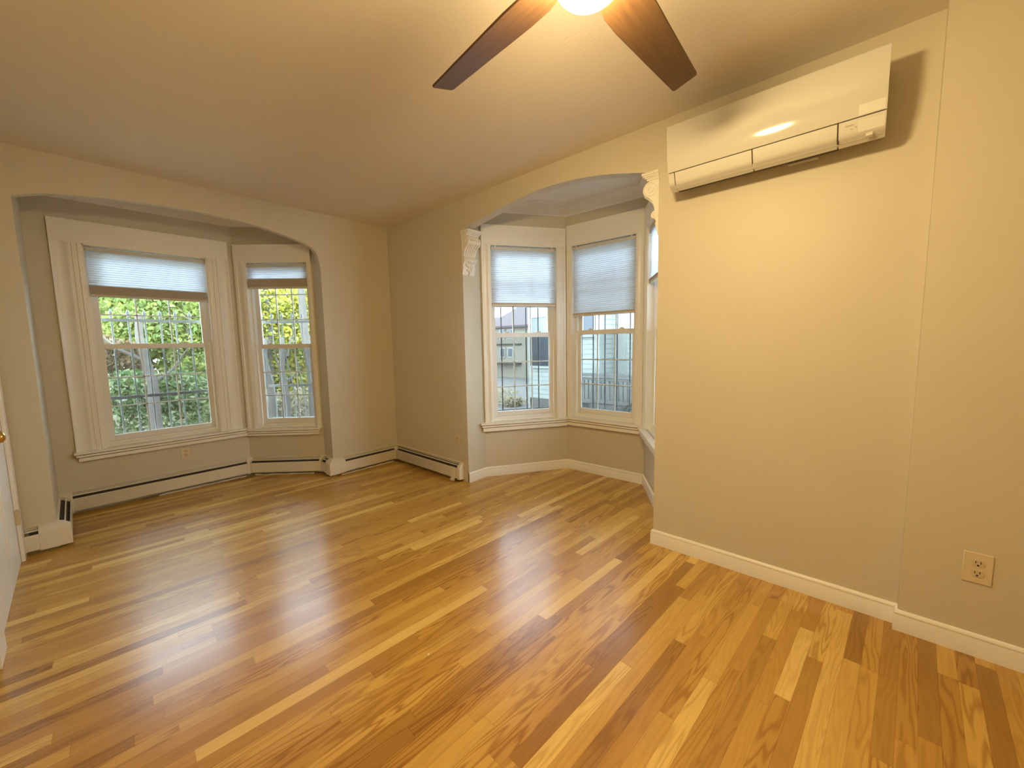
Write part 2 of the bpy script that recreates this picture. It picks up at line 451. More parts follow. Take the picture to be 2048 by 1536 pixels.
# ------------------------------------------------------------------ room shell
H = 2.75
XL, YF = -2.93, -6.2            # left wall, wall behind the camera
AJ0, AJ1, AD = -2.76, -0.785, 0.78   # back bay jambs and depth
BJ0, BJ1 = -1.31, -3.21         # right bay jambs
K1, K2 = (1.02, -1.81), (1.05, -2.675)
AK = (-1.355, 0.78); AJE = (-0.785, 0.205)
STEP, XS = -4.42, -0.055
fA = Fr((AJ0, AD), (1, 0)); fAa = Fr(AK, (AJE[0]-AK[0], AJE[1]-AK[1]))
fB1 = Fr((0.24, BJ0), (K1[0]-0.24, K1[1]-BJ0)); fBb = Fr(K1, (K2[0]-K1[0], K2[1]-K1[1])); fB2 = Fr(K2, (0.24-K2[0], BJ1-K2[1]))
lenA = AK[0]-AJ0
lenAa = math.dist(AK, AJE); lenB1 = math.dist((0.24, BJ0), K1); lenBb = math.dist(K1, K2); lenB2 = math.dist(K2, (0.24, BJ1))

perim = [(XL-.05, 0), (AJ0, 0), (AJ0, AD), AK, AJE, (AJ1, 0), (0, 0), (0, BJ0), (0.24, BJ0), K1, K2, (0.24, BJ1), (0, BJ1), (0, STEP), (XS, STEP), (XS, YF-.05), (XL-.05, YF-.05)]
# the floor runs a little under the walls
fl = MB().prism([(XL-.1, .03), (AJ0-.03, .03), (AJ0-.03, AD+.03), (AK[0]+.02, AD+.03), (AJE[0]+.03, AJE[1]+.02), (AJ1+.03, .03), (.03, .03), (.03, BJ0+.03), (.25, BJ0+.03), (K1[0]+.03, K1[1]+.02), (K2[0]+.03, K2[1]-.02), (.25, BJ1-.03), (.03, BJ1-.03), (.03, YF-.1), (XL-.1, YF-.1)], -0.03, 0)
tag(fl.build('floor', M['floor']), 'honey coloured oak strip floor with a satin finish', 'floor', kind='structure')
ce = MB().box(XL-.1, .02, YF-.1, .03, H, H+.03)
ce.box(XL-.1, .3, .03, 1.1, H-.002, H+.03)
tag(ce.build('ceiling', M['ceiling']), 'flat painted plaster ceiling over the whole room', 'ceiling', kind='structure')
cb = MB().box(.085, 1.3, -3.6, -1.0, 2.80, 2.83)
tag(cb.build('ceiling', M['bayceil']), 'white ceiling inside the bay of the right wall', 'ceiling', kind='structure')

TOP = 2.86
def arch_cols(mb, pts, axis, front, back):
    """header above an opening: pts = (s, z) along the arch; axis 'x' or 'y' is the direction of s"""
    for (s0, z0), (s1, z1) in zip(pts[:-1], pts[1:]):
        if axis == 'x':
            mb.hexa([(s0,front,z0),(s1,front,z1),(s1,back,z1),(s0,back,z0),(s0,front,TOP),(s1,front,TOP),(s1,back,TOP),(s0,back,TOP)])
        else:
            mb.hexa([(front,s0,z0),(front,s1,z1),(back,s1,z1),(back,s0,z0),(front,s0,TOP),(front,s1,TOP),(back,s1,TOP),(back,s0,TOP)])

def smooth_pts(pts, n):
    # Catmull-Rom through (s, z) points
    out = []
    for i in range(len(pts)-1):
        p0 = pts[max(i-1,0)]; p1 = pts[i]; p2 = pts[i+1]; p3 = pts[min(i+2,len(pts)-1)]
        for k in range(n):
            t = k/n
            q = []
            for a in range(2):
                q.append(0.5*((2*p1[a])+(-p0[a]+p2[a])*t+(2*p0[a]-5*p1[a]+4*p2[a]-p3[a])*t*t+(-p0[a]+3*p1[a]-3*p2[a]+p3[a])*t**3))
            out.append(tuple(q))
    out.append(pts[-1])
    return out

# back wall: left pier, arched header, right pier
wb_ = MB()
wb_.box(XL-.12, AJ0, 0, .92, -.03, TOP)
wb_.prism([(AJ1,0),(.14,0),(.14,.14),(-.6,.14),(-.70,.26),(AJE[0],AJE[1])], -.03, TOP)
archA = smooth_pts([(AJ0,2.425),(-2.60,2.476),(-2.342,2.511),(-2.067,2.533),(-1.752,2.541),(-1.39,2.521),(-1.145,2.479),(-.967,2.436),(-.86,2.392)], 6) + [(-.832,2.368),(-.812,2.335),(-.798,2.29),(-.789,2.23),(AJ1,2.15)]
arch_cols(wb_, archA, 'x', 0, .06)
tag(wb_.build('wall_back', M['wall']), 'greige back wall with a wide shallow arch opening onto the left bay', 'wall', kind='structure')

def holed(mb, f, s0, s1, hs0, hs1, hz0, hz1, th=.13):
    for a, b_, z0, z1 in ((s0,hs0,-.03,TOP),(hs1,s1,-.03,TOP),(hs0,hs1,-.03,hz0),(hs0,hs1,hz1,TOP)):
        f.box(mb, a, b_, 0, th, z0, z1)

# window openings per plane: (o0, o1, stool z, opening top)
WIN = {
 'A':  dict(f=fA,  o=(.312,1.168), z=(.53,2.305),  cas=(.130,1.352,2.48),  blind=1.867, mr=1.432, sill=(.114, lenA), ap=.447),
 'Aa': dict(f=fAa, o=(.112,.764),  z=(.515,2.297), cas=(.012,.802,2.462),  blind=2.02,  mr=1.407, sill=(0, .805), ap=.440),
 'B1': dict(f=fB1, o=(.090,.812),  z=(.578,2.385), cas=(.004,.905,2.560),  blind=1.774, mr=1.478, sill=(-.05, lenB1), ap=.488),
 'Bb': dict(f=fBb, o=(.062,.777),  z=(.585,2.395), cas=(.012,.850,2.585),  blind=1.662, mr=1.492, sill=(0, lenBb), ap=.499),
 'B2': dict(f=fB2, o=(.125,.845),  z=(.578,2.385), cas=(.016,.940,2.565),  blind=1.90,  mr=1.478, sill=(0, .965), ap=.488),
}
wab = MB()
W = WIN['A'];  holed(wab, fA, -.02, lenA+.02, W['o'][0], W['o'][1], W['z'][0]-.03, W['z'][1])
W = WIN['Aa']; holed(wab, fAa, -.02, lenAa+.1, W['o'][0], W['o'][1], W['z'][0]-.03, W['z'][1])
tag(wab.build('wall_back_bay', M['wall']), 'greige wall of the bay behind the left arch, with two windows', 'wall', kind='structure')
wbb = MB()
for k, l in (('B1', lenB1), ('Bb', lenBb), ('B2', lenB2)):
    W = WIN[k]; holed(wbb, W['f'], -.02, l+.02, W['o'][0], W['o'][1], W['z'][0]-.03, W['z'][1])
tag(wbb.build('wall_right_bay', M['wall']), 'greige wall of the three-sided bay behind the right arch', 'wall', kind='structure')
# right wall
wr = MB()
wr.prism([(0,.10),(0,BJ0),(.24,BJ0),(.30,BJ0+.05),(.24,.10)], -.03, TOP)
wr.prism([(0,BJ1),(0,STEP-.1),(.24,STEP-.1),(.30,BJ1-.05),(.24,BJ1)], -.03, TOP)
archB = smooth_pts([(BJ1,2.440),(-3.109,2.471),(-3.007,2.498),(-2.844,2.537),(-2.664,2.568),(-2.469,2.586),(-2.256,2.592),(-2.02,2.575),(-1.758,2.542),(-1.50,2.503),(-1.388,2.478),(BJ0,2.455)], 5)
arch_cols(wr, archB, 'y', 0, .09)
wr.box(XS, .2, YF-.1, STEP, -.03, TOP)
tag(wr.build('wall_right', M['wall']), 'greige right wall with the arched bay opening and a slight step near the camera', 'wall', kind='structure')
# left wall with the door opening, and the wall behind the camera
wl = MB()
D0, D1, DH = -.125, -1.295, 2.06
wl.box(XL-.12, XL, D0, .02, -.03, TOP); wl.box(XL-.12, XL, YF-.1, D1, -.03, TOP); wl.box(XL-.12, XL, D1, D0, DH, TOP)
tag(wl.build('wall_left', M['wall']), 'greige left wall holding the white door', 'wall', kind='structure')
wf = MB().box(XL-.12, .2, YF-.12, YF, -.03, TOP)
tag(wf.build('wall_front', M['wall']), 'greige wall behind the camera', 'wall', kind='structure')

# baseboard along the right wall and round its bay
bprof = [(-.01,0),(.014,0),(.014,.074),(.0115,.079),(.0115,.083),(.0135,.086),(.0135,.089),(.008,.097),(.004,.101),(-.01,.101)]
bb = MB().sweep([(0,BJ0),(.24,BJ0),K1,K2,(.24,BJ1),(0,BJ1),(0,STEP),(XS,STEP),(XS,YF)], bprof)
tag(bb.build('baseboard_right', M['trim']), 'white moulded baseboard along the right wall and round its bay', 'baseboard', kind='structure')
# crown mouldings in the bays
def crown(path, zc, drop, proj, name, label):
    p = [(-.01,zc-drop),(.010,zc-drop),(.014,zc-drop+.012),(.020,zc-drop+.016),(proj*.45,zc-drop*.52),(proj*.62,zc-drop*.36),(proj*.66,zc-drop*.22),(proj*.86,zc-drop*.20),(proj*.90,zc-.006),(proj,zc-.004),(proj,zc+.002),(-.01,zc+.002)]
    tag(MB().sweep(path, p).build(name, M['trim']), label, 'crown moulding', kind='structure')
crown([(.09,BJ0),(.24,BJ0),K1,K2,(.24,BJ1),(.09,BJ1)], 2.80, .105, .13, 'trim_1', 'white crown moulding round the ceiling of the right bay')
crown([(AJ0,.06),(AJ0,AD),AK,AJE,(AJ1,.06)], H, .095, .10, 'trim_2', 'white crown moulding round the ceiling of the left bay')

# ------------------------------------------------------------------ windows
def corner_cut(ang): return math.tan(ang/2)
def window(n, key, label, mit0, mit1, bow=False, guard_label=None, shade_label=None, stack=.03, bars=None, rails=None):
    W = WIN[key]; f = W['f']; o0, o1 = W['o']; zs, zt = W['z']; c0, c1, ct = W['cas']
    c = f.pt((o0+o1)/2, 0, zs)
    root = empty('window_%d' % n, c); tag(root, label, 'window', kind='structure')
    # casing: side boards with beads, plain head board
    mb = MB()
    for (a, b_, sgn) in ((c0, o0, 1), (c1, o1, -1)):
        wd = abs(b_-a)
        prof = [(0,0),(0,-.024)]
        if wd > .1:
            k = wd/.18
            for q, t in ((.012,-.024),(.018,-.018),(.085,-.018),(.090,-.023),(.100,-.023),(.105,-.016),(.118,-.016),(.123,-.023),(.133,-.023),(.138,-.016),(.150,-.016),(.155,-.024),(.172,-.024)):
                prof.append((q*k, t))
        else:
            for q, t in ((.25,-.024),(.30,-.018),(.62,-.018),(.68,-.023),(.85,-.023)):
                prof.append((wd*q, t))
        prof += [(wd,-.02),(wd,0)]
        f.upright(mb, [(a+sgn*q, t) for q, t in prof], zs, zt if False else ct-.002)
    f.box(mb, c0, c1, -.026, 0, zt, ct)
    f.along(mb, [(0,ct-.004),(-.03,ct-.004),(-.034,ct+.002),(-.034,ct+.008),(0,ct+.010)], c0, c1)
    mb.build('casing', M['trim'], root)
    # jamb lining
    mb = MB()
    f.box(mb, o0-.006, o0+.010, -.016, .15, zs-.02, zt); f.box(mb, o1-.010, o1+.006, -.016, .15, zs-.02, zt); f.box(mb, o0, o1, -.016, .15, zt-.010, zt+.006)
    f.box(mb, o0+.010, o0+.024, .044, .060, zs-.02, zt); f.box(mb, o1-.024, o1-.010, .044, .060, zs-.02, zt)
    f.box(mb, o0+.010, o0+.022, .120, .150, zs-.02, zt); f.box(mb, o1-.022, o1-.010, .120, .150, zs-.02, zt)
    mb.build('jamb', M['trim'], root)
    # stool and apron below the opening
    mb = MB(); s0, s1 = W['sill']
    def strip(pr, z0, z1, ext, back=0.0):
        a0 = s0 - ext if mit0 is None else 0
        a1 = s1 + ext if mit1 is None else s1
        m0 = 0 if mit0 is None else -mit0*pr
        m1 = 0 if mit1 is None else -mit1*pr
        f.plan(mb, [(a0-m0, -pr), (a1+m1, -pr), (a1, 0), (a0, 0)], z0, z1)
    strip(.072, zs-.019, zs, .0); strip(.026, zs-.027, zs-.019, -.030); strip(.060, zs-.044, zs-.027, -.012); strip(.024, zs-.052, zs-.044, -.034); strip(.046, W['ap'], zs-.052, -.024)
    f.box(mb, o0+.002, o1-.002, -.01, .16, zs-.03, zs)
    f.along(mb, [(.040,zs),(.046,zs+.016),(.056,zs+.020),(.056,zs+.044),(.10,zs+.044),(.16,zs+.03),(.16,zs)], o0+.002, o1-.002)
    mb.build('window_sill', M['trim'], root, bevel=.002)
    # sashes
    g0, g1 = o0+.024, o1-.024
    mz = W['mr']
    def sash(name, t0, t1, z0, z1, brail, trail, stile=.044):
        mb = MB()
        f.box(mb, g0, g0+stile, t0, t1, z0, z1); f.box(mb, g1-stile, g1, t0, t1, z0, z1)
        f.box(mb, g0+stile, g1-stile, t0, t1, z0, z0+brail); f.box(mb, g0+stile, g1-stile, t0, t1, z1-trail, z1)
        s = mb.build(name, M['vinyl'], root, bevel=.0025)
        gl = MB(); tm = (t0+t1)/2
        f.box(gl, g0+stile-.004, g1-stile+.004, tm-.002, tm+.002, z0+brail-.004, z1-trail+.004)
        gl.build('glass_pane', M['glass'], s)
        mu = MB(); a0, a1 = g0+stile, g1-stile; b0, b1 = z0+brail, z1-trail
        for k in (1, 2):
            x = a0+(a1-a0)*k/3; f.box(mu, x-.006, x+.006, tm+.003, tm+.010, b0, b1)
            z = b0+(b1-b0)*k/3; f.box(mu, a0, a1, tm+.003, tm+.010, z-.006, z+.006)
        mu.build('muntin_grid', M['vinyl'], s)
        return s
    low = sash('lower_sash', .062, .090, zs+.045, mz+.024, .050, .046)
    upp = sash('upper_sash', .092, .120, mz-.022, zt-.01, .046, .05)
    for q in (.24, .76):
        mb = MB(); sc_ = g0+(g1-g0)*q
        f.box(mb, sc_-.028, sc_+.028, .064, .088, mz+.024, mz+.030)
        f.box(mb, sc_-.016, sc_+.020, .066, .080, mz+.030, mz+.040)
        mb.build('sash_lock', M['vinyl'], low, bevel=.003)
    mb = MB(); f.box(mb, g0+.01, g1-.01, .128, .1295, zs+.02, mz)
    mb.build('insect_screen', M['screen'], root)
    # cellular shade: a thing of its own, hangs inside the opening
    sh = empty('cellular_shade', f.pt((o0+o1)/2, .01, zt-.02)); tag(sh, shade_label, 'window shade', 'cellular shades in the bay windows')
    q0, q1 = o0+.018, o1-.018; bz = W['blind']
    mb = MB(); f.box(mb, q0, q1, -.006, .034, zt-.052, zt-.022)
    f.box(mb, q0+.03, q0+.05, -.010, .02, zt-.026, zt-.010); f.box(mb, q1-.05, q1-.03, -.010, .02, zt-.026, zt-.010)
    mb.build('headrail', M['plastic2'], sh, bevel=.003)
    mb = MB(); f.box(mb, q0, q1, -.004, .032, bz, bz+.020)
    mb.build('bottom_rail', M['stack'], sh, bevel=.004)
    # open cells: a pleated front and back sheet
    za, zb = bz+.020+stack, zt-.052
    n_ = max(4, int(round((zb-za)/.019)))
    mb = MB()
    for sgn, tc_ in ((1, .004), (-1, .024)):
        pts = []
        for k in range(2*n_+1):
            z = za+(zb-za)*k/(2*n_)
            pts.append((tc_ + (sgn*.010 if k % 2 else 0), z))
        vs = [f.pt(q0+.002, t, z) for t, z in pts]+[f.pt(q1-.002, t, z) for t, z in pts]
        nn = len(pts)
        mb.add(vs, [(k, k+1, nn+k+1, nn+k) for k in range(nn-1)])
        break
    mb.build('pleated_fabric', M['fabric'], sh, recalc=False)
    mb = MB(); npl = max(2, int(stack/.006))
    for k in range(npl):
        z0 = bz+.020+stack*k/npl; z1 = bz+.020+stack*(k+1)/npl; zc = (z0+z1)/2
        f.along(mb, [(-.001,z0),(-.006,zc),(-.001,z1),(.025,z1),(.030,zc),(.025,z0)], q0+.001, q1-.001)
    mb.build('gathered_pleats', M['stack'], sh)
    iron = M['paleiron'] if key[0] == 'A' else M['iron']
    # window guard outside
    gd = empty('window_guard', f.pt((o0+o1)/2, .2, zs)); tag(gd, guard_label, 'window guard', 'iron guards outside the bay windows')
    tb = .185
    def bz_(z):
        # bowed guards swell outwards towards their foot
        if not bow: return tb
        k = max(0, min(1, (1.35-z)/.80))
        return tb + .17*math.sin(k*PI*.62)
    zlo = zs+.03
    zhi = rails[0]
    for r_ in rails:
        mb = MB(); f.box(mb, o0-.03, o1+.03, bz_(r_)-.006, bz_(r_)+.006, r_-.014, r_+.014)
        if bow:
            pass
        mb.build('rail', iron, gd)
    for x in bars:
        mb = MB()
        zs_ = [zlo+(zhi+.03-zlo)*k/14 for k in range(15)]
        mb.tube([f.pt(x, bz_(z)+.012, z) for z in zs_], .0065, 8)
        # spear finial
        mb.lathe([(.0065,0),(.011,.008),(.006,.016),(.015,.036),(.009,.060),(.001,.078)], f.pt(x, bz_(zhi)+.012, zhi+.025), n=10)
        mb.build('bar', iron, gd, smooth=True)
    return root

a45 = math.radians(45)
def ang(fa, fb): return math.tan(math.acos(max(-1, min(1, fa.d.dot(fb.d))))/2)
mA = ang(fA, fAa); m1 = ang(fB1, fBb); m2 = ang(fBb, fB2)
gA = dict(rails=(1.678,.952,.56))
window(1, 'A', 'wide double-hung window facing the trees, left in the back bay', None, mA, guard_label='iron guard with spear tips outside the widest window', shade_label='cellular shade on the widest window at left, drawn halfway to the sash', stack=.075, bars=[.335+.115*k for k in range(8)], **gA)
window(2, 'Aa', 'narrow double-hung window beside the back wall, angled in the left bay', mA, None, bow=True, guard_label='iron guard bowed out at the foot, outside the narrow left-bay window', shade_label='shortest cellular shade, on the narrow window of the left bay', stack=.085, bars=[.13+.11*k for k in range(6)], **gA)
gB = dict(rails=(2.02,.655))
window(3, 'B1', 'double-hung window nearest the carved left bracket in the right bay', None, m1, guard_label='iron bars outside the window nearest the carved left bracket', shade_label='cellular shade on the right bay window nearest the room corner', stack=.012, bars=[.105+.14*k for k in range(6)], **gB)
window(4, 'Bb', 'middle double-hung window of the right bay', m1, m2, guard_label='iron bars outside the middle window of the right bay', shade_label='longest cellular shade, on the middle window of the right bay', stack=.012, bars=[.069+.14*k for k in range(6)], **gB)
window(5, 'B2', 'right bay window half hidden behind the right wall', m2, None, guard_label='iron bars outside the half hidden right bay window', shade_label='half hidden cellular shade behind the right wall end', stack=.02, bars=[.12+.14*k for k in range(6)], **gB)

# ------------------------------------------------------------------ door in the left wall
door = empty('door_1', (XL, (D0+D1)/2, 0)); tag(door, 'white panelled door with a brass knob, closed, in the left wall', 'door', kind='structure')
fL = Fr((XL, YF), (0, 1))     # s = y - YF, t = -x side
def ly(y): return y-YF
mb = MB()
for a, b_ in ((D0, D0+.105), (D1-.19, D1)):
    fL.box(mb, ly(a), ly(b_), -.020, 0, 0, DH+.02)
fL.box(mb, ly(D1-.19), ly(D0+.105), -.022, 0, DH, DH+.13)
mb.build('casing', M['trim'], door, bevel=.003)
mb = MB(); fL.box(mb, ly(D1+.003), ly(D0-.003), .0, .035, .004, DH-.003)
leaf = mb.build('door_leaf', M['trim'], door)
mb = MB()
ww = D0-D1
cols = ((D1+.12, D1+ww/2-.05), (D1+ww/2+.05, D0-.12))
for y0, y1 in cols:
    for z0, z1 in ((.22, .86), (1.06, 1.62), (1.74, 1.94)):
        for q, t in ((0, -.005), (.03, -.002), (.05, -.007)):
            fL.box(mb, ly(y0+q), ly(y1-q), t, 0.002, z0+q, z1-q)
mb.build('raised_panels', M['trim'], leaf, bevel=.003)
kx, ky, kz = XL, -1.13, .985
mb = MB().lathe([(.001,0),(.033,.001),(.032,.007),(.014,.012),(.011,.030),(.016,.040),(.027,.052),(.031,.068),(.028,.084),(.016,.094),(.001,.096)], (kx, ky, kz), (1,0,0), 28)
mb.build('door_knob', M['brass'], leaf, smooth=True)
for z in (.31, 1.78):
    mb = MB(); mb.tube([(XL+.014, D0-.004, z-.05),(XL+.014, D0-.004, z+.05)], .007, 12); fL.box(mb, ly(D0-.024), ly(D0+.012), -.022, -.001, z-.045, z+.045)
    tag(mb.build('hinge', M['almond2'], door), 'small tarnished brass hinge')

# ------------------------------------------------------------------ baseboard heaters
def heater(label, f, s0, s1, l0=None, l1=None, slot0=0.04, slot1=0.04, cap0=False, cap1=False, grp='baseboard heaters round the walls', loose=False):
    """one run of hydronic baseboard: back, hood, damper, front panel, fin tube; l0/l1: mitre tangents of the ends"""
    root = empty('baseboard_heater', f.pt((s0+s1)/2, 0, 0)); tag(root, label, 'heater', grp)
    l0 = l0 or 0; l1 = l1 or 0
    def run(mb, prof, a0=s0, a1=s1):
        n = len(prof)
        vs = [f.pt(a0 - (l0*t if a0 == s0 else 0), t, z) for t, z in prof] + [f.pt(a1 + (l1*t if a1 == s1 else 0), t, z) for t, z in prof]
        mb.add(vs, [tuple(range(n))[::-1], tuple(range(n, 2*n))] + [(i,(i+1)%n,n+(i+1)%n,n+i) for i in range(n)])
        return mb
    run(MB(), [(0,.016),(-.004,.016),(-.004,.186),(-.010,.184),(-.012,.187),(-.004,.191),(0,.191)]).build('back_plate', M['heater'], root)
    run(MB(), [(-.066,.036),(-.063,.036),(-.063,.136),(-.059,.140),(-.061,.144),(-.066,.140)]).build('front_panel', M['heater'], root)
    run(MB(), [(-.034,.1665),(-.041,.1610),(-.042,.1625),(-.035,.1685)]).build('damper', M['heater'], root)
    run(MB(), [(-.005,.05),(-.058,.05),(-.058,.128),(-.030,.148),(-.005,.162)], s0+.02, s1-.02).build('fin_tube_shade_fill', M['fin'], root)  # fin tube enlarged into a dark block so the slot above reads as shade
    for s, sl, edge in ((s0, slot0, 0), (s1, slot1, 1)):
        if sl <= 0: continue
        a0, a1 = (s, s+sl) if edge == 0 else (s-sl, s)
        run(MB(), [(-.001,.020),(-.0675,.026),(-.0675,.151),(-.056,.1625),(-.028,.183),(-.001,.1905)], a0, a1).build('end_cover', M['heater'], root, bevel=.0015)
    return root
fPL = Fr((XL, 0), (1, 0)); fJ = Fr((AJ0, 0), (0, 1)); fJR = Fr(AJE, (0, -1)); fPR = Fr((AJ1, 0), (1, 0)); fBR = Fr((0, 0), (0, -1))
t45 = math.tan(PI/8)
heater('short baseboard heater at the foot of the left pier by the door', fPL, .02, AJ0-XL, 0, 1*-1, .0, .085)
heater('baseboard heater along the side wall of the left bay', fJ, 0, AD, -1, 1, .02, .07)
heater('longest baseboard heater, under the widest window of the left bay', fA, 0, lenA, 1, mA, .075, .05)
mR = ang(fAa, fJR)
heater('angled baseboard heater under the narrow window of the left bay', fAa, 0, lenAa, mA, mR, .03, .04)
heater('stub of baseboard heater on the right jamb of the left bay', fJR, 0, AJE[1], mR, -1, .0, .05)
heater('baseboard heater on the back wall between left bay and room corner', fPR, 0, -AJ1, -1, 1, .105, .03)
hb = heater('baseboard heater on the right wall between room corner and bay', fBR, 0, 1.235, 1, 0, .03, .0)
# loose end pieces of that last heater
mb = MB(); fBR.along(mb, [(-.001,.022),(-.070,.028),(-.070,.152),(-.058,.165),(-.028,.186),(-.001,.194)], 1.205, 1.245)
mb.build('end_cap', M['heater'], hb, bevel=.003)
mb = MB(); fBR.box(mb, 1.115, 1.165, -.076, -.066, .006, .150)
fBR.box(mb, 1.108, 1.160, -.082, -.070, .004, .026)
tag(mb.build('splice_plate', M['heater'], hb, bevel=.002), 'cream splice plate hanging loose to the floor')

# splintered strips of old trim left on the floor under the heaters
def floor_strip(label, f, s0, s1, seed):
    rnd = random.Random(seed); mb = MB(); n = 14; top = []
    for k in range(n+1):
        top.append((s0+(s1-s0)*k/n, .007+.010*rnd.random()))
    vs = []
    for t in (-.040, -.046):
        vs += [f.pt(q, t, 0.0) for q, h in top] + [f.pt(q, t-.004*rnd.random(), h) for q, h in top]
    m_ = n+1; fs = []
    for k in range(n):
        fs += [(k, k+1, m_+k+1, m_+k), (2*m_+k, 3*m_+k, 3*m_+k+1, 2*m_+k+1), (m_+k, m_+k+1, 3*m_+k+1, 3*m_+k), (k, 2*m_+k, 2*m_+k+1, k+1)]
    fs += [(0, m_, 3*m_, 2*m_), (n, 2*m_+n, 3*m_+n, m_+n)]
    mb.add(vs, fs)
    tag(mb.build('splintered_wood_strip', M['heater']), label, 'wood strip', 'splintered strips under the heaters')
floor_strip('splintered pale strip on the floor under the longest heater', fA, .62, 1.34, 1)
floor_strip('splintered pale strip on the floor under the angled heater', fAa, .06, .70, 2)
floor_strip('splintered pale strip on the floor under the heater left of the room corner', fPR, .06, .70, 3)

# ------------------------------------------------------------------ outlets
def outlet(label, f, s, z, wd, ht, face_only=False, scale=1.0):
    root = empty('wall_outlet', f.pt(s, 0, z)); tag(root, label, 'outlet', 'electrical outlets')
    mb = MB(); f.box(mb, s-wd/2, s+wd/2, -.006, 0, z-ht/2, z+ht/2)
    mb.build('cover_plate', M['almond'], root, bevel=.003)
    for k in (1, -1):
        zc = z+k*.0195*scale
        mb = MB(); pts = []
        for i in range(20):
            a = 2*PI*i/20
            x = .0172*math.cos(a); y = max(-.0125, min(.0125, .0172*math.sin(a)))
            pts.append((x*scale, y*scale))
        vs = [f.pt(s+x, -.006, zc+y) for x, y in pts]+[f.pt(s+x, -.0085, zc+y) for x, y in pts]
        n = len(pts)
        mb.add(vs, [tuple(range(n))[::-1], tuple(range(n,2*n))]+[(i,(i+1)%n,n+(i+1)%n,n+i) for i in range(n)])
        rc = mb.build('receptacle', M['almond2'], root)
        mb = MB()
        for dx, w_ in ((-.0063, .0022), (.0063, .0022)):
            f.box(mb, s+(dx-w_/2)*scale, s+(dx+w_/2)*scale, -.0092, -.008, zc+(.000)*scale, zc+.0085*scale)
        f.box(mb, s-.0028*scale, s+.0028*scale, -.0092, -.008, zc-.0095*scale, zc-.004*scale)
        mb.build('slots', M['slot'], rc)
    mb = MB().lathe([(.001,.0012),(.0032,.001),(.0035,0)], f.pt(s, -.006, z), (-f.o.x, -f.o.y, 0), 12)
    mb.build('screw', M['almond2'], root)
    return root
fRW = Fr((XS, 0), (0, -1))
outlet('oversized almond outlet on the right wall above the near baseboard', fRW, 4.649, .395, .087, .135, scale=1.15)
outlet('almond outlet under the widest window of the left bay', fA, .857, .364, .082, .114)
outlet('almond outlet on the right wall just above the heater end', fBR, 1.155, .418, .044, .095, scale=.9)

# ------------------------------------------------------------------ carved brackets of the right arch
def bracket(label, y0, sgn):
    """S-scroll bracket on a jamb; profile in (projection, z), extruded along x"""
    ztop = 2.462
    root = empty('carved_bracket', (.07, y0, ztop-.42)); tag(root, label, 'bracket', 'carved brackets under the right arch')
    x0, x1 = -.018, .158
    def arc(cx, cz, r, a0, a1, n): return [(cx+r*math.cos(math.radians(a0+(a1-a0)*i/n)), cz+r*math.sin(math.radians(a0+(a1-a0)*i/n))) for i in range(n+1)]
    # cap
    mb = MB()
    for pr, z0, z1, ex in ((.112,ztop-.018,ztop,.0),(.104,ztop-.030,ztop-.018,-.004),(.092,ztop-.040,ztop-.030,-.008),(.080,ztop-.054,ztop-.040,-.012)):
        mb.box(x0-ex*.6, x1+ex*.6, min(y0, y0+sgn*pr), max(y0, y0+sgn*pr), z0, z1)
    mb.build('cap', M['plaster'], root, bevel=.003)
    # body: big volute, waist, small volute, leaf tip
    zb = ztop-.054
    pf = [(0,zb),(.072,zb)] + arc(.056,zb-.052,.050,80,-70,12) + [(.058,zb-.112),(.044,zb-.130),(.033,zb-.155),(.026,zb-.185)] + arc(.024,zb-.214,.026,70,-80,10) + [(.020,zb-.250),(.016,zb-.270),(.019,zb-.290),(.012,zb-.315),(.004,zb-.345),(0,zb-.352)]
    mb = MB().extrude([(x0+.012, y0+sgn*p, z) for p, z in pf], (x1-x0-.024, 0, 0))
    mb.build('scroll_body', M['plaster'], root, bevel=.003)
    # raised volute eyes on both cheeks
    for xs, ax in ((x0+.012, (-1,0,0)), (x1-.012, (1,0,0))):
        MB().lathe([(.044,0),(.044,.004),(.038,.006),(.036,.002),(.024,.002),(.022,.006),(.014,.006),(.012,.009),(.001,.011)], (xs, y0+sgn*.056, zb-.052), ax, 24).build('volute', M['plaster'], root, smooth=True)
        MB().lathe([(.022,0),(.022,.005),(.015,.006),(.013,.002),(.008,.006),(.001,.008)], (xs, y0+sgn*.024, zb-.214), ax, 20).build('volute', M['plaster'], root, smooth=True)
    # acanthus leaf: ribs and lobes over the front face
    mb = MB()
    xc = (x0+x1)/2
    for k in range(-2, 3):
        xk = xc+k*.026
        mb.tube([(xk, y0+sgn*p, z) for p, z in ((.080,zb-.006),(.100,zb-.024),(.107,zb-.050),(.097,zb-.082),(.072,zb-.104),(.050,zb-.128),(.037,zb-.158),(.030,zb-.188))], [.008,.010,.011,.010,.009,.008,.008,.006], 8)
    for k, (dx, dz, r_) in enumerate(((-.05,-.215,.017),(-.026,-.222,.019),(0,-.226,.020),(.026,-.222,.019),(.05,-.215,.017),(-.036,-.262,.015),(-.012,-.270,.016),(.014,-.270,.016),(.038,-.262,.015),(-.02,-.305,.014),(.006,-.318,.015),(.03,-.30,.013),(.0,-.345,.012))):
        pr = .046 if dz > -.24 else (.026 if dz > -.29 else .016)
        mb.lathe([(.001,-r_),(r_*.6,-r_*.8),(r_,-r_*.1),(r_*.85,r_*.5),(r_*.4,r_*.9),(.001,r_)], (xc+dx, y0+sgn*pr, zb+dz), (0,0,1), 12)
    mb.build('acanthus_leaf', M['plaster'], root, smooth=True)
    return root
bracket('white carved plaster bracket on the left side of the right arch', BJ0, -1)
bracket('white scroll bracket on the right side of the arch, beside the air conditioner', BJ1, 1)

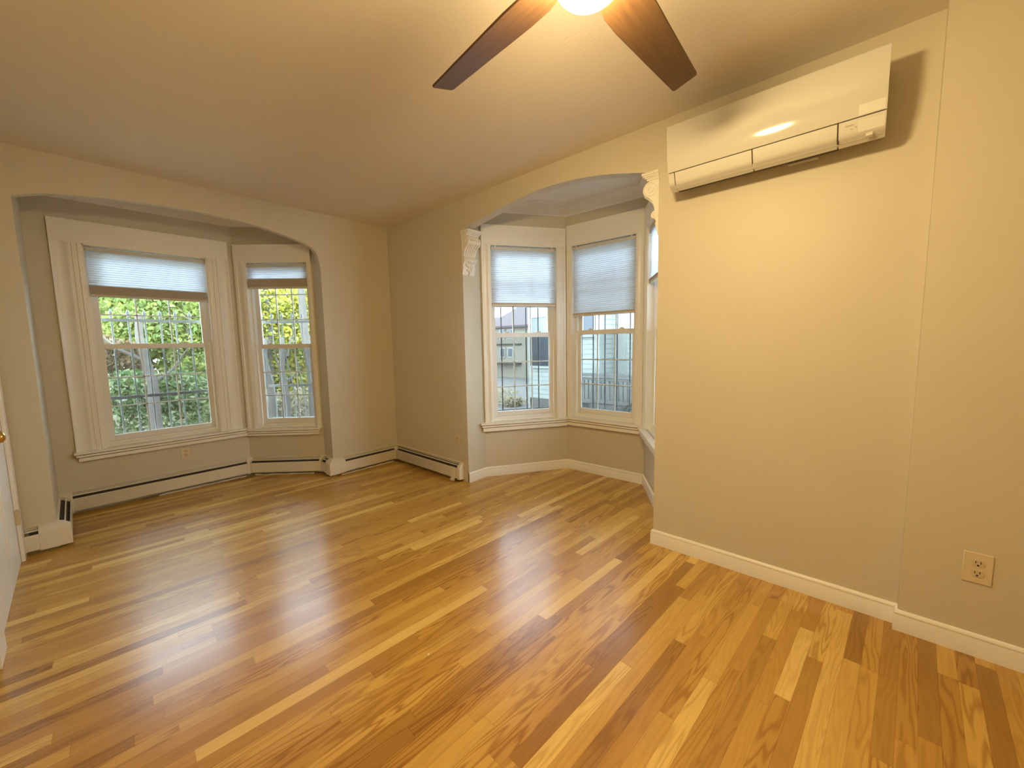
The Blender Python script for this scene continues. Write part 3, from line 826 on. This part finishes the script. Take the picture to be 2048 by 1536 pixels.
# ------------------------------------------------------------------ wall air conditioner
ac = empty('air_conditioner', (0, -3.80, 2.26)); tag(ac, 'white wall-mounted split air conditioner high on the right wall', 'air conditioner')
fW = Fr((0, 0), (0, -1))
a0, a1 = 3.345, 4.255
def acx(z):
    # the front leans in towards its lower edge
    k = max(0, min(1, (2.575-z)/.33)); return -.240+.068*k**2.6
body = [(-.004,2.300),(-.06,2.276),(-.130,2.256),(-.160,2.259),(-.176,2.277)]+[(acx(z)+.008, z) for z in (2.32,2.38,2.44,2.50,2.56)]+[(-.222,2.580),(-.004,2.585)]
mb = MB(); fW.along(mb, [(-t if t > 0 else t, z) for t, z in body], a0+.004, a1-.004); mb.build('body', M['plastic2'], ac, bevel=.004)
# glossy front panel
mb = MB(); fW.along(mb, [(acx(2.338)+.01,2.338)]+[(acx(2.338+.0079*k), 2.338+.0079*k) for k in range(31)]+[(-.236,2.580),(-.222,2.580),(-.220,2.50),(acx(2.40)+.01,2.40)], a0, a1); fpn = mb.build('front_panel', M['plastic'], ac, bevel=.0)
for p_ in fpn.data.polygons: p_.use_smooth = True
fpn.data.set_sharp_from_angle(angle=math.radians(25))
def skin(name, s0, s1, mat=None, under=True):
    mb = MB()
    pr = [(acx(2.334)+.012,2.334),(acx(2.334),2.334),(acx(2.29)-.001,2.290),(acx(2.277),2.277),(acx(2.271)+.006,2.271)]
    pr += [(-.140,2.250),(-.135,2.255)] if under else []
    pr += [(acx(2.277)+.014,2.277)]
    fW.along(mb, pr, s0, s1)
    return mb.build(name, mat or M['plastic2'], ac, bevel=.0012)
skin('end_cap', a0, a0+.032)
skin('air_vane', a0+.036, 3.760)
skin('air_vane', 3.765, 4.094)
skin('receiver_cover', 4.099, a1, M['plastic2'])
mb = MB()
for sa, sb, zb_ in ((a0+.0322, a0+.0358, 2.277), (3.7602, 3.7648, 2.277), (4.0942, 4.0988, 2.262)):
    fW.along(mb, [(acx(2.334)+.002, 2.334), (acx(zb_)+.002, zb_), (acx(zb_)+.03, zb_), (acx(2.334)+.03, 2.334)], sa, sb)
fW.along(mb, [(acx(2.3378)+.002, 2.3378), (acx(2.3342)+.002, 2.3342), (-.15, 2.3342), (-.15, 2.3378)], a0+.01, a1-.01)
fW.box(mb, a0+.036, 4.098, -.1335, -.126, 2.2485, 2.261)
mb.build('gap_line', M['seam'], ac)
def patch(mb, s0, s1, z0, z1, d):
    fW.along(mb, [(acx(z0)-d, z0), (acx(z1)-d, z1), (acx(z1)+.004, z1), (acx(z0)+.004, z0)], s0, s1)
mb = MB(); patch(mb, 4.165, 4.25, 2.341, 2.380, .0010); mb.build('sticker', M['sticker'], ac)
mb = MB(); patch(mb, 4.165, 4.25, 2.280, 2.322, .0016); mb.build('sticker', M['sticker'], ac)
mb = MB(); patch(mb, 4.122, 4.150, 2.312, 2.3165, .0014); mb.build('maker_mark', M['greyprint'], ac)
for q, zq in ((4.140, 2.298), (4.154, 2.302)):
    mb = MB(); patch(mb, q, q+.007, zq, zq+.003, .0018); mb.build('indicator_light', M['greyprint'], ac)
mb = MB(); fW.along(mb, [(-.178,2.262),(-.192,2.2690),(-.188,2.2580),(-.174,2.2540)], 4.192, 4.214); mb.build('receiver_window', M['sticker'], ac)
mb = MB(); fW.box(mb, 3.90, 4.02, -.10, -.07, 2.2530, 2.2700); mb.build('underside_label', M['greyprint'], ac)

# ------------------------------------------------------------------ ceiling fan with light
FX, FY = -1.555, -3.640
fan = empty('ceiling_fan', (FX, FY, H)); tag(fan, 'ceiling fan with dark walnut blades and a lit frosted bowl', 'ceiling fan')
MB().lathe([(.001,H),(.075,H),(.078,H-.012),(.066,H-.040),(.030,H-.060),(.016,H-.065),(.016,H-.13)], (FX,FY,0), n=40).build('canopy', M['bronze'], fan, smooth=True)
MB().lathe([(.016,H-.12),(.060,H-.135),(.105,H-.155),(.096,H-.185),(.096,H-.240),(.088,H-.280),(.068,H-.310),(.001,H-.312)], (FX,FY,0), n=48).build('motor_housing', M['bronze'], fan, smooth=True)
MB().lathe([(.001,H-.308),(.066,H-.308),(.070,H-.318),(.070,H-.332),(.001,H-.334)], (FX,FY,0), n=48).build('light_fitter', M['bronze'], fan, smooth=True)
# bowl light
prof = [(.064, H-.330), (.080, H-.334), (.091, H-.346)]
zr, zbt, rr = H-.368, 2.311, .098
for k in range(15):
    a = PI/2*k/14
    prof.append((rr*math.cos(a), zr-(zr-zbt)*math.sin(a)))
tag(MB().lathe(prof, (FX,FY,0), n=48).build('light_bowl', M['lamp'], fan, smooth=True), 'glowing frosted glass bowl')
ZB = 2.425
for i, ang_ in enumerate((84.2, -.4, 179.6, 264.2)):
    a = math.radians(ang_)
    dr = Vector((math.cos(a), math.sin(a), 0)); sd = Vector((-math.sin(a), math.cos(a), 0))
    ph = math.radians(-13.9)
    wv = sd*math.cos(ph) + Vector((0,0,1))*math.sin(ph)
    nv = dr.cross(wv)
    base = Vector((FX, FY, ZB))
    outl = [(.150,-.055),(.20,-.066),(.28,-.069),(.50,-.059),(.716,-.050),(.724,-.047),(.727,-.041),(.731,.041),(.728,.047),(.720,.050),(.50,.060),(.28,.069),(.20,.067),(.150,.056)]
    lo = [base+dr*r_+wv*q-nv*.004 for r_, q in outl]
    mb = MB().extrude(lo, nv*.008)
    bl = mb.build('fan_blade', M['blade'], fan, bevel=.002)
    # own coordinates so the grain runs along the blade
    rot = Matrix((dr, wv, nv)).transposed().to_4x4()
    inv = (Matrix.Translation(base-Vector((FX, FY, H))) @ rot)
    bl.data.transform(inv.inverted()); bl.matrix_local = inv
    mi = MB()
    pl = [(.085,-.022),(.16,-.030),(.215,-.024),(.225,0),(.215,.024),(.16,.030),(.085,.022)]
    mi.extrude([base+dr*r_+wv*q+nv*.004 for r_, q in pl], nv*.007)
    mi.build('blade_bracket', M['bronze'], fan, bevel=.002)

# ------------------------------------------------------------------ crumbs on the floor
def crumb(x, y, sz, label, mat='plaster'):
    mb = MB(); n = 7
    mb.extrude([(x+sz*(0.6+0.5*random.random())*math.cos(2*PI*k/n), y+sz*(0.5+0.4*random.random())*math.sin(2*PI*k/n), 0.0) for k in range(n)], (0,0,sz*.35))
    tag(mb.build('paint_flake', M[mat]), label, 'debris', 'flakes on the oak floor')

# ------------------------------------------------------------------ outside: ground, trees, houses
GZ = -.75
gr = MB()
gr.add([(-14,1.2,GZ),(2.2,1.2,GZ),(2.2,26,GZ+1.2),(-14,26,GZ+1.2)], [(0,1,2,3)])
tag(gr.build('ground', M['soil']), 'leaf strewn ground outside the back bay', 'ground', kind='structure')
gr = MB().add([(1.4,-8,GZ+.1),(40,-8,GZ+.1),(40,40,GZ+.1),(2.2,40,GZ+.1),(2.2,1.2,GZ+.1),(1.4,-.6,GZ+.1)], [(0,1,2,3,4,5)])
tag(gr.build('ground', M['concrete']), 'grey side yard outside the right bay', 'ground', kind='structure')

def leaves(mb, center, rad, n, size, rnd):
    cx_, cy_, cz_ = center; rx, ry, rz = rad
    for _ in range(n):
        while True:
            p = (rnd.uniform(-1,1), rnd.uniform(-1,1), rnd.uniform(-1,1))
            if p[0]**2+p[1]**2+p[2]**2 < 1: break
        c_ = Vector((cx_+p[0]*rx, cy_+p[1]*ry, cz_+p[2]*rz))
        s_ = size*rnd.uniform(.6, 1.35)
        d1 = Vector((rnd.gauss(0,1), rnd.gauss(0,1), rnd.gauss(0,1))).normalized()
        d2 = d1.cross(Vector((rnd.gauss(0,1), rnd.gauss(0,1), rnd.gauss(0,1)))).normalized()
        nn = d1.cross(d2)*s_*.18
        k = len(mb.v)
        mb.v += [tuple(c_-d1*s_), tuple(c_+d2*s_*.5+nn), tuple(c_+d1*s_), tuple(c_-d2*s_*.5+nn)]
        mb.f += [(k,k+1,k+2,k+3)]

def tree(label, base, lean, h, r0, blobs, leafm, size, n, seed, bark='bark', name='tree', grp='trees outside the back bay', limbs=()):
    rnd = random.Random(seed)
    root = empty(name, base); tag(root, label, 'tree' if name == 'tree' else 'shrub', grp)
    b0 = Vector(base); mb = MB()
    pts = [b0+Vector((lean[0]*k/7+.03*math.sin(k*1.7+seed), lean[1]*k/7, h*k/7)) for k in range(8)]
    mb.tube(pts, [r0*(1.12-.09*k) if k else r0*1.3 for k in range(8)], 12)
    for (zf, dx, dy, dz, rr_) in limbs:
        k = min(6, int(zf*7)); p = pts[k]
        mb.tube([p, p+Vector((dx*.5, dy*.5, dz*.35)), p+Vector((dx, dy, dz))], [rr_, rr_*.75, rr_*.35], 8)
    if r0 > 0: mb.build('trunk', M[bark], root, smooth=True)
    if blobs:
        lm = MB()
        for c_, rad in blobs:
            leaves(lm, c_, rad, n, size, rnd)
        lm.build('foliage', M[leafm], root, recalc=False)
    return root
# grey trunk seen through the lower sash of the wide window
tree('grey trunk standing in the middle of the widest window view', (-1.62,5.0,GZ), (-.16,0,0), 2.75, .095, [], 'leaf_lime', .075, 0, 1, limbs=((.80,-.6,.1,.55,.03),(.7,.55,.1,.6,.03)))
tree('twin trunk nearest the narrow window, its left stem', (.22,5.15,GZ), (-.10,0,0), 2.35, .085, [], 'leaf_yellow', .07, 0, 2, limbs=((.8,-.2,0,.8,.05),))
tree('twin trunk nearest the narrow window, its right stem', (.56,5.50,GZ), (.0,0,0), 2.38, .095, [], 'leaf_yellow', .07, 0, 3, limbs=((.8,.25,0,.7,.05),(.6,.4,0,.35,.03)))
tree('grey leaning trunk at the right edge of the narrow window', (1.32,5.75,GZ), (-.22,0,0), 4.4, .12, [((1.0,6.05,3.1),(.9,.3,.7))], 'leaf_yellow', .07, 420, 4)
tree('bright yellow tree behind the twin trunks', (1.4,9.3,GZ), (.1,0,0), 4.0, .12, [((1.05,9.4,2.6),(1.4,.4,.9)),((2.2,9.4,1.6),(1.3,.4,1.0)),((.5,9.4,1.2),(1.2,.4,.9)),((1.9,9.4,.2),(1.4,.4,.9)),((3.0,9.4,2.7),(1.1,.4,1.2))], 'leaf_yellow', .085, 1900, 5)
tree('yellow green tree filling the top right of the widest window', (-.7,7.85,GZ), (.0,0,0), 3.6, .07, [((-.65,7.9,2.4),(1.0,.3,.8)),((-1.2,7.9,3.0),(1.3,.3,.5)),((-.35,7.9,1.3),(.75,.3,.65)),((-1.45,7.9,1.95),(.7,.3,.5))], 'leaf_lime', .07, 1600, 6)
tree('thin leaved pale tree at the top left of the widest window', (-2.35,8.55,GZ), (.1,0,0), 4.2, .06, [((-2.2,8.6,2.6),(.8,.3,.7)),((-1.9,8.6,1.9),(.9,.3,.5))], 'leaf_lime', .065, 520, 7, limbs=((.7,-.6,0,.6,.03),(.6,.8,0,.7,.03)))
tree('rusty brown shrub left in the widest window', (-2.05,6.75,GZ), (0,0,0), 1.6, .04, [((-2.2,6.75,1.28),(.66,.3,.42))], 'leaf_rust', .055, 1100, 8, 'bark2', 'shrub', 'shrubs outside the back bay')
tree('dark green shrub low in the widest window', (-1.9,6.0,GZ), (0,0,0), 1.2, .04, [((-1.9,6.0,.62),(.70,.3,.42)),((-1.2,6.0,.55),(.55,.3,.45)),((-1.55,6.0,.1),(.9,.3,.38))], 'leaf_green', .05, 1300, 9, 'bark2', 'shrub', 'shrubs outside the back bay')
tree('lime green shrub at the right edge of the widest window', (-.6,7.2,GZ), (0,0,0), 1.4, .04, [((-.50,7.2,.75),(.58,.28,.6)),((-.7,7.2,.2),(.8,.28,.5))], 'leaf_lime', .055, 1200, 10, 'bark2', 'shrub', 'shrubs outside the back bay')
tree('pale straw coloured undergrowth under the narrow window', (.6,6.5,GZ), (0,0,0), .8, .03, [((.4,6.5,-.10),(.8,.3,.5)),((1.4,6.5,-.15),(.9,.3,.5))], 'leaf_litter', .05, 1300, 11, 'bark2', 'shrub', 'shrubs outside the back bay')
tree('pale hedge of mixed trees at the far end of the yard, upper crowns added to block sky', (-1.2,12,GZ+.5), (0,0,0), 4, .12, [((-3.2,12.2,2.2),(2.0,.8,2.0)),((-.9,12.4,1.6),(2.2,.8,1.8)),((1.4,12.3,2.2),(2.2,.8,2.4)),((3.6,12.2,2.2),(2.2,.8,2.4)),((-1.0,12,3.2),(2.6,.8,1.0)),((-3.4,12.4,5.2),(2.2,.8,1.6)),((-.8,12.4,5.4),(2.4,.8,1.8)),((2.2,12.4,5.4),(2.4,.8,1.8)),((4.6,12.4,4.8),(1.8,.8,1.8))], 'leaf_lime', .16, 1900, 12)  # upper blobs are unseen crowns, added to cut sky light into the left bay

# neighbouring white clapboard house seen from the right bay
hs = empty('neighbour_house', (6.2, 0, GZ)); tag(hs, 'white clapboard house next door with a projecting bay and corner boards', 'building')
MB().box(6.2, 10, -6, 2.95, GZ, 4.1).build('main_wall', M['siding'], hs)
mb = MB().box(5.5, 6.2, .40, 2.42, GZ, 4.1); mb.build('bay_wall', M['siding'], hs)
MB().box(5.47, 6.2, .42, 2.40, GZ, -.04).build('foundation', M['concrete'], hs)
mb = MB()
for x, y in ((5.49, 2.42), (5.49, .40)):
    mb.box(x-.02, x+.10, y-.06, y+.02 if y > 1 else y+.06, GZ, 4.1)
mb.box(6.18, 6.28, 2.84, 2.97, GZ, 4.1)
mb.box(6.17, 6.25, .05, .28, GZ, 4.1)
mb.build('corner_board', M['whitewood'], hs)
MB().box(5.3, 10.2, -6.2, 3.15, 4.1, 4.22).build('roof_edge', M['whitewood'], hs)
def hwin(x, y0, y1, z0, z1, mid, gu, gl):
    mb = MB(); t = .055
    mb.box(x-.03, x+.02, y0-t, y0, z0-t, z1+t); mb.box(x-.03, x+.02, y1, y1+t, z0-t, z1+t); mb.box(x-.03, x+.02, y0, y1, z1, z1+t); mb.box(x-.05, x+.02, y0-t, y1+t, z0-t, z0); mb.box(x-.025, x+.02, y0, y1, mid-.03, mid+.03)
    fr_ = mb.build('house_window', M['whitewood'], hs)
    MB().box(x-.012, x+.01, y0, y1, mid, z1).build('upper_pane', M[gu], fr_)
    MB().box(x-.012, x+.01, y0, y1, z0, mid).build('lower_pane', M[gl], fr_)
hwin(5.5, 1.72, 2.33, .80, 2.04, 1.60, 'paleglass', 'darkglass')
hwin(5.5, .50, .98, 1.56, 2.60, 2.2, 'darkglass', 'darkglass')
# back porch railing with balusters, in front of the house
rl = empty('porch_railing', (5.1, -.4, GZ)); tag(rl, 'weathered grey porch railing with slim balusters beside the white house', 'railing')
mb = MB().box(5.06, 5.18, -2.2, .80, .63, .70); mb.build('top_rail', M['deckwood'], rl)
mb = MB().box(5.09, 5.15, -2.2, .80, .545, .60); mb.box(5.09, 5.15, -2.2, .80, .05, .12); mb.build('cross_rail', M['deckwood'], rl)
for k in range(28):
    y = .74-.104*k
    MB().box(5.10, 5.14, y-.019, y+.019, .12, .55).build('baluster', M['deckwood'], rl)
MB().box(5.12, 5.20, -2.2, .38, GZ+.1, .05).build('skirt', M['deckwood'], rl)
for y in (.78, -.75):
    MB().box(5.07, 5.17, y-.05, y+.05, GZ+.1, .63).build('post', M['deckwood'], rl)
rnd = random.Random(5)
def shrub(label, base, blobs, lm, size, n, seed):
    return tree(label, base, (0,0,0), .5, .02, blobs, lm, size, n, seed, 'bark2', 'shrub', 'shrubs outside the right bay')
shrub('grey twiggy shrub under the porch railing', (4.7,-.1,GZ+.1), [((4.75,.1,-.22),(.2,.8,.25)),((4.75,-.9,-.15),(.2,.6,.3))], 'leaf_twig', .045, 1100, 21)
shrub('pale grey shrub at the foot of the white house bay', (5.1,2.1,GZ+.1), [((5.15,2.0,-.48),(.2,.5,.18))], 'leaf_twig', .045, 600, 22)
shrub('grey green thicket between the white house and the far houses', (7.2,5.4,GZ+.1), [((7.2,5.2,-.56),(.9,1.1,.12)),((8.4,6.9,-.52),(1.2,1.2,.16)),((7.0,4.4,-.52),(.35,.3,.20))], 'leaf_litter', .045, 900, 23)
shrub('leafless grey bush at the left of the far tan house', (10.5,9.6,GZ+.1), [((10.5,9.6,.05),(1.0,.8,.6))], 'leaf_twig', .06, 500, 24)

# tan house with a brown roof in the distance, and a pale blue one beside it
th = empty('distant_house', (16, 11, GZ)); tag(th, 'distant tan house under a brown hipped roof', 'building', 'distant houses')
MB().box(15, 22, 5, 13.0, GZ, 2.5).build('house_wall', M['tanwall'], th)
mb = MB()
mb.add([(14.5,4.4,2.42),(14.5,13.5,2.42),(22.5,13.5,2.42),(22.5,4.4,2.42),(18.5,8.4,5.6),(18.5,9.5,5.6),(14.5,4.4,2.30),(14.5,13.5,2.30),(22.5,13.5,2.30),(22.5,4.4,2.30)],
  [(0,1,5,4),(1,2,5),(2,3,4,5),(3,0,4),(0,6,7,1),(1,7,8,2),(2,8,9,3),(3,9,6,0),(6,9,8,7)])
mb.build('roof', M['roof'], th)
for y, z in ((12.4,1.95),(11.75,1.95),(12.4,.85),(11.75,.85)):
    f_ = MB().box(14.95, 15.02, y-.22, y+.22, z-.30, z+.30).build('house_window', M['whitewood'], th)
    MB().box(14.93, 14.99, y-.16, y+.16, z-.24, z+.24).build('pane', M['darkglass'], f_)
MB().box(14.9, 15.02, 10.9, 13.0, 1.30, 1.38).build('belt_course', M['roof'], th)
MB().box(14.6, 15.0, 10.9, 13.0, .18, .26).build('porch_roof', M['roof'], th)
bh = empty('distant_house', (13, 13, GZ)); tag(bh, 'distant pale blue house at the left edge of the right bay view', 'building', 'distant houses')
MB().box(16, 20, 13.9, 18, GZ, 2.1).build('house_wall', M['bluewall'], bh)
MB().extrude([(15.8,13.7,2.05),(15.8,16,3.3),(15.8,18.3,2.05)], (4.4,0,0)).build('roof', M['roof'], bh)
f_ = MB().box(15.95, 16.02, 14.2, 14.7, .5, 1.3).build('house_window', M['whitewood'], bh)
MB().box(15.93, 15.99, 14.26, 14.64, .56, 1.24).build('pane', M['darkglass'], f_)

crumb(-1.62, -2.85, .006, 'tiny pale flake lying in the middle of the floor')
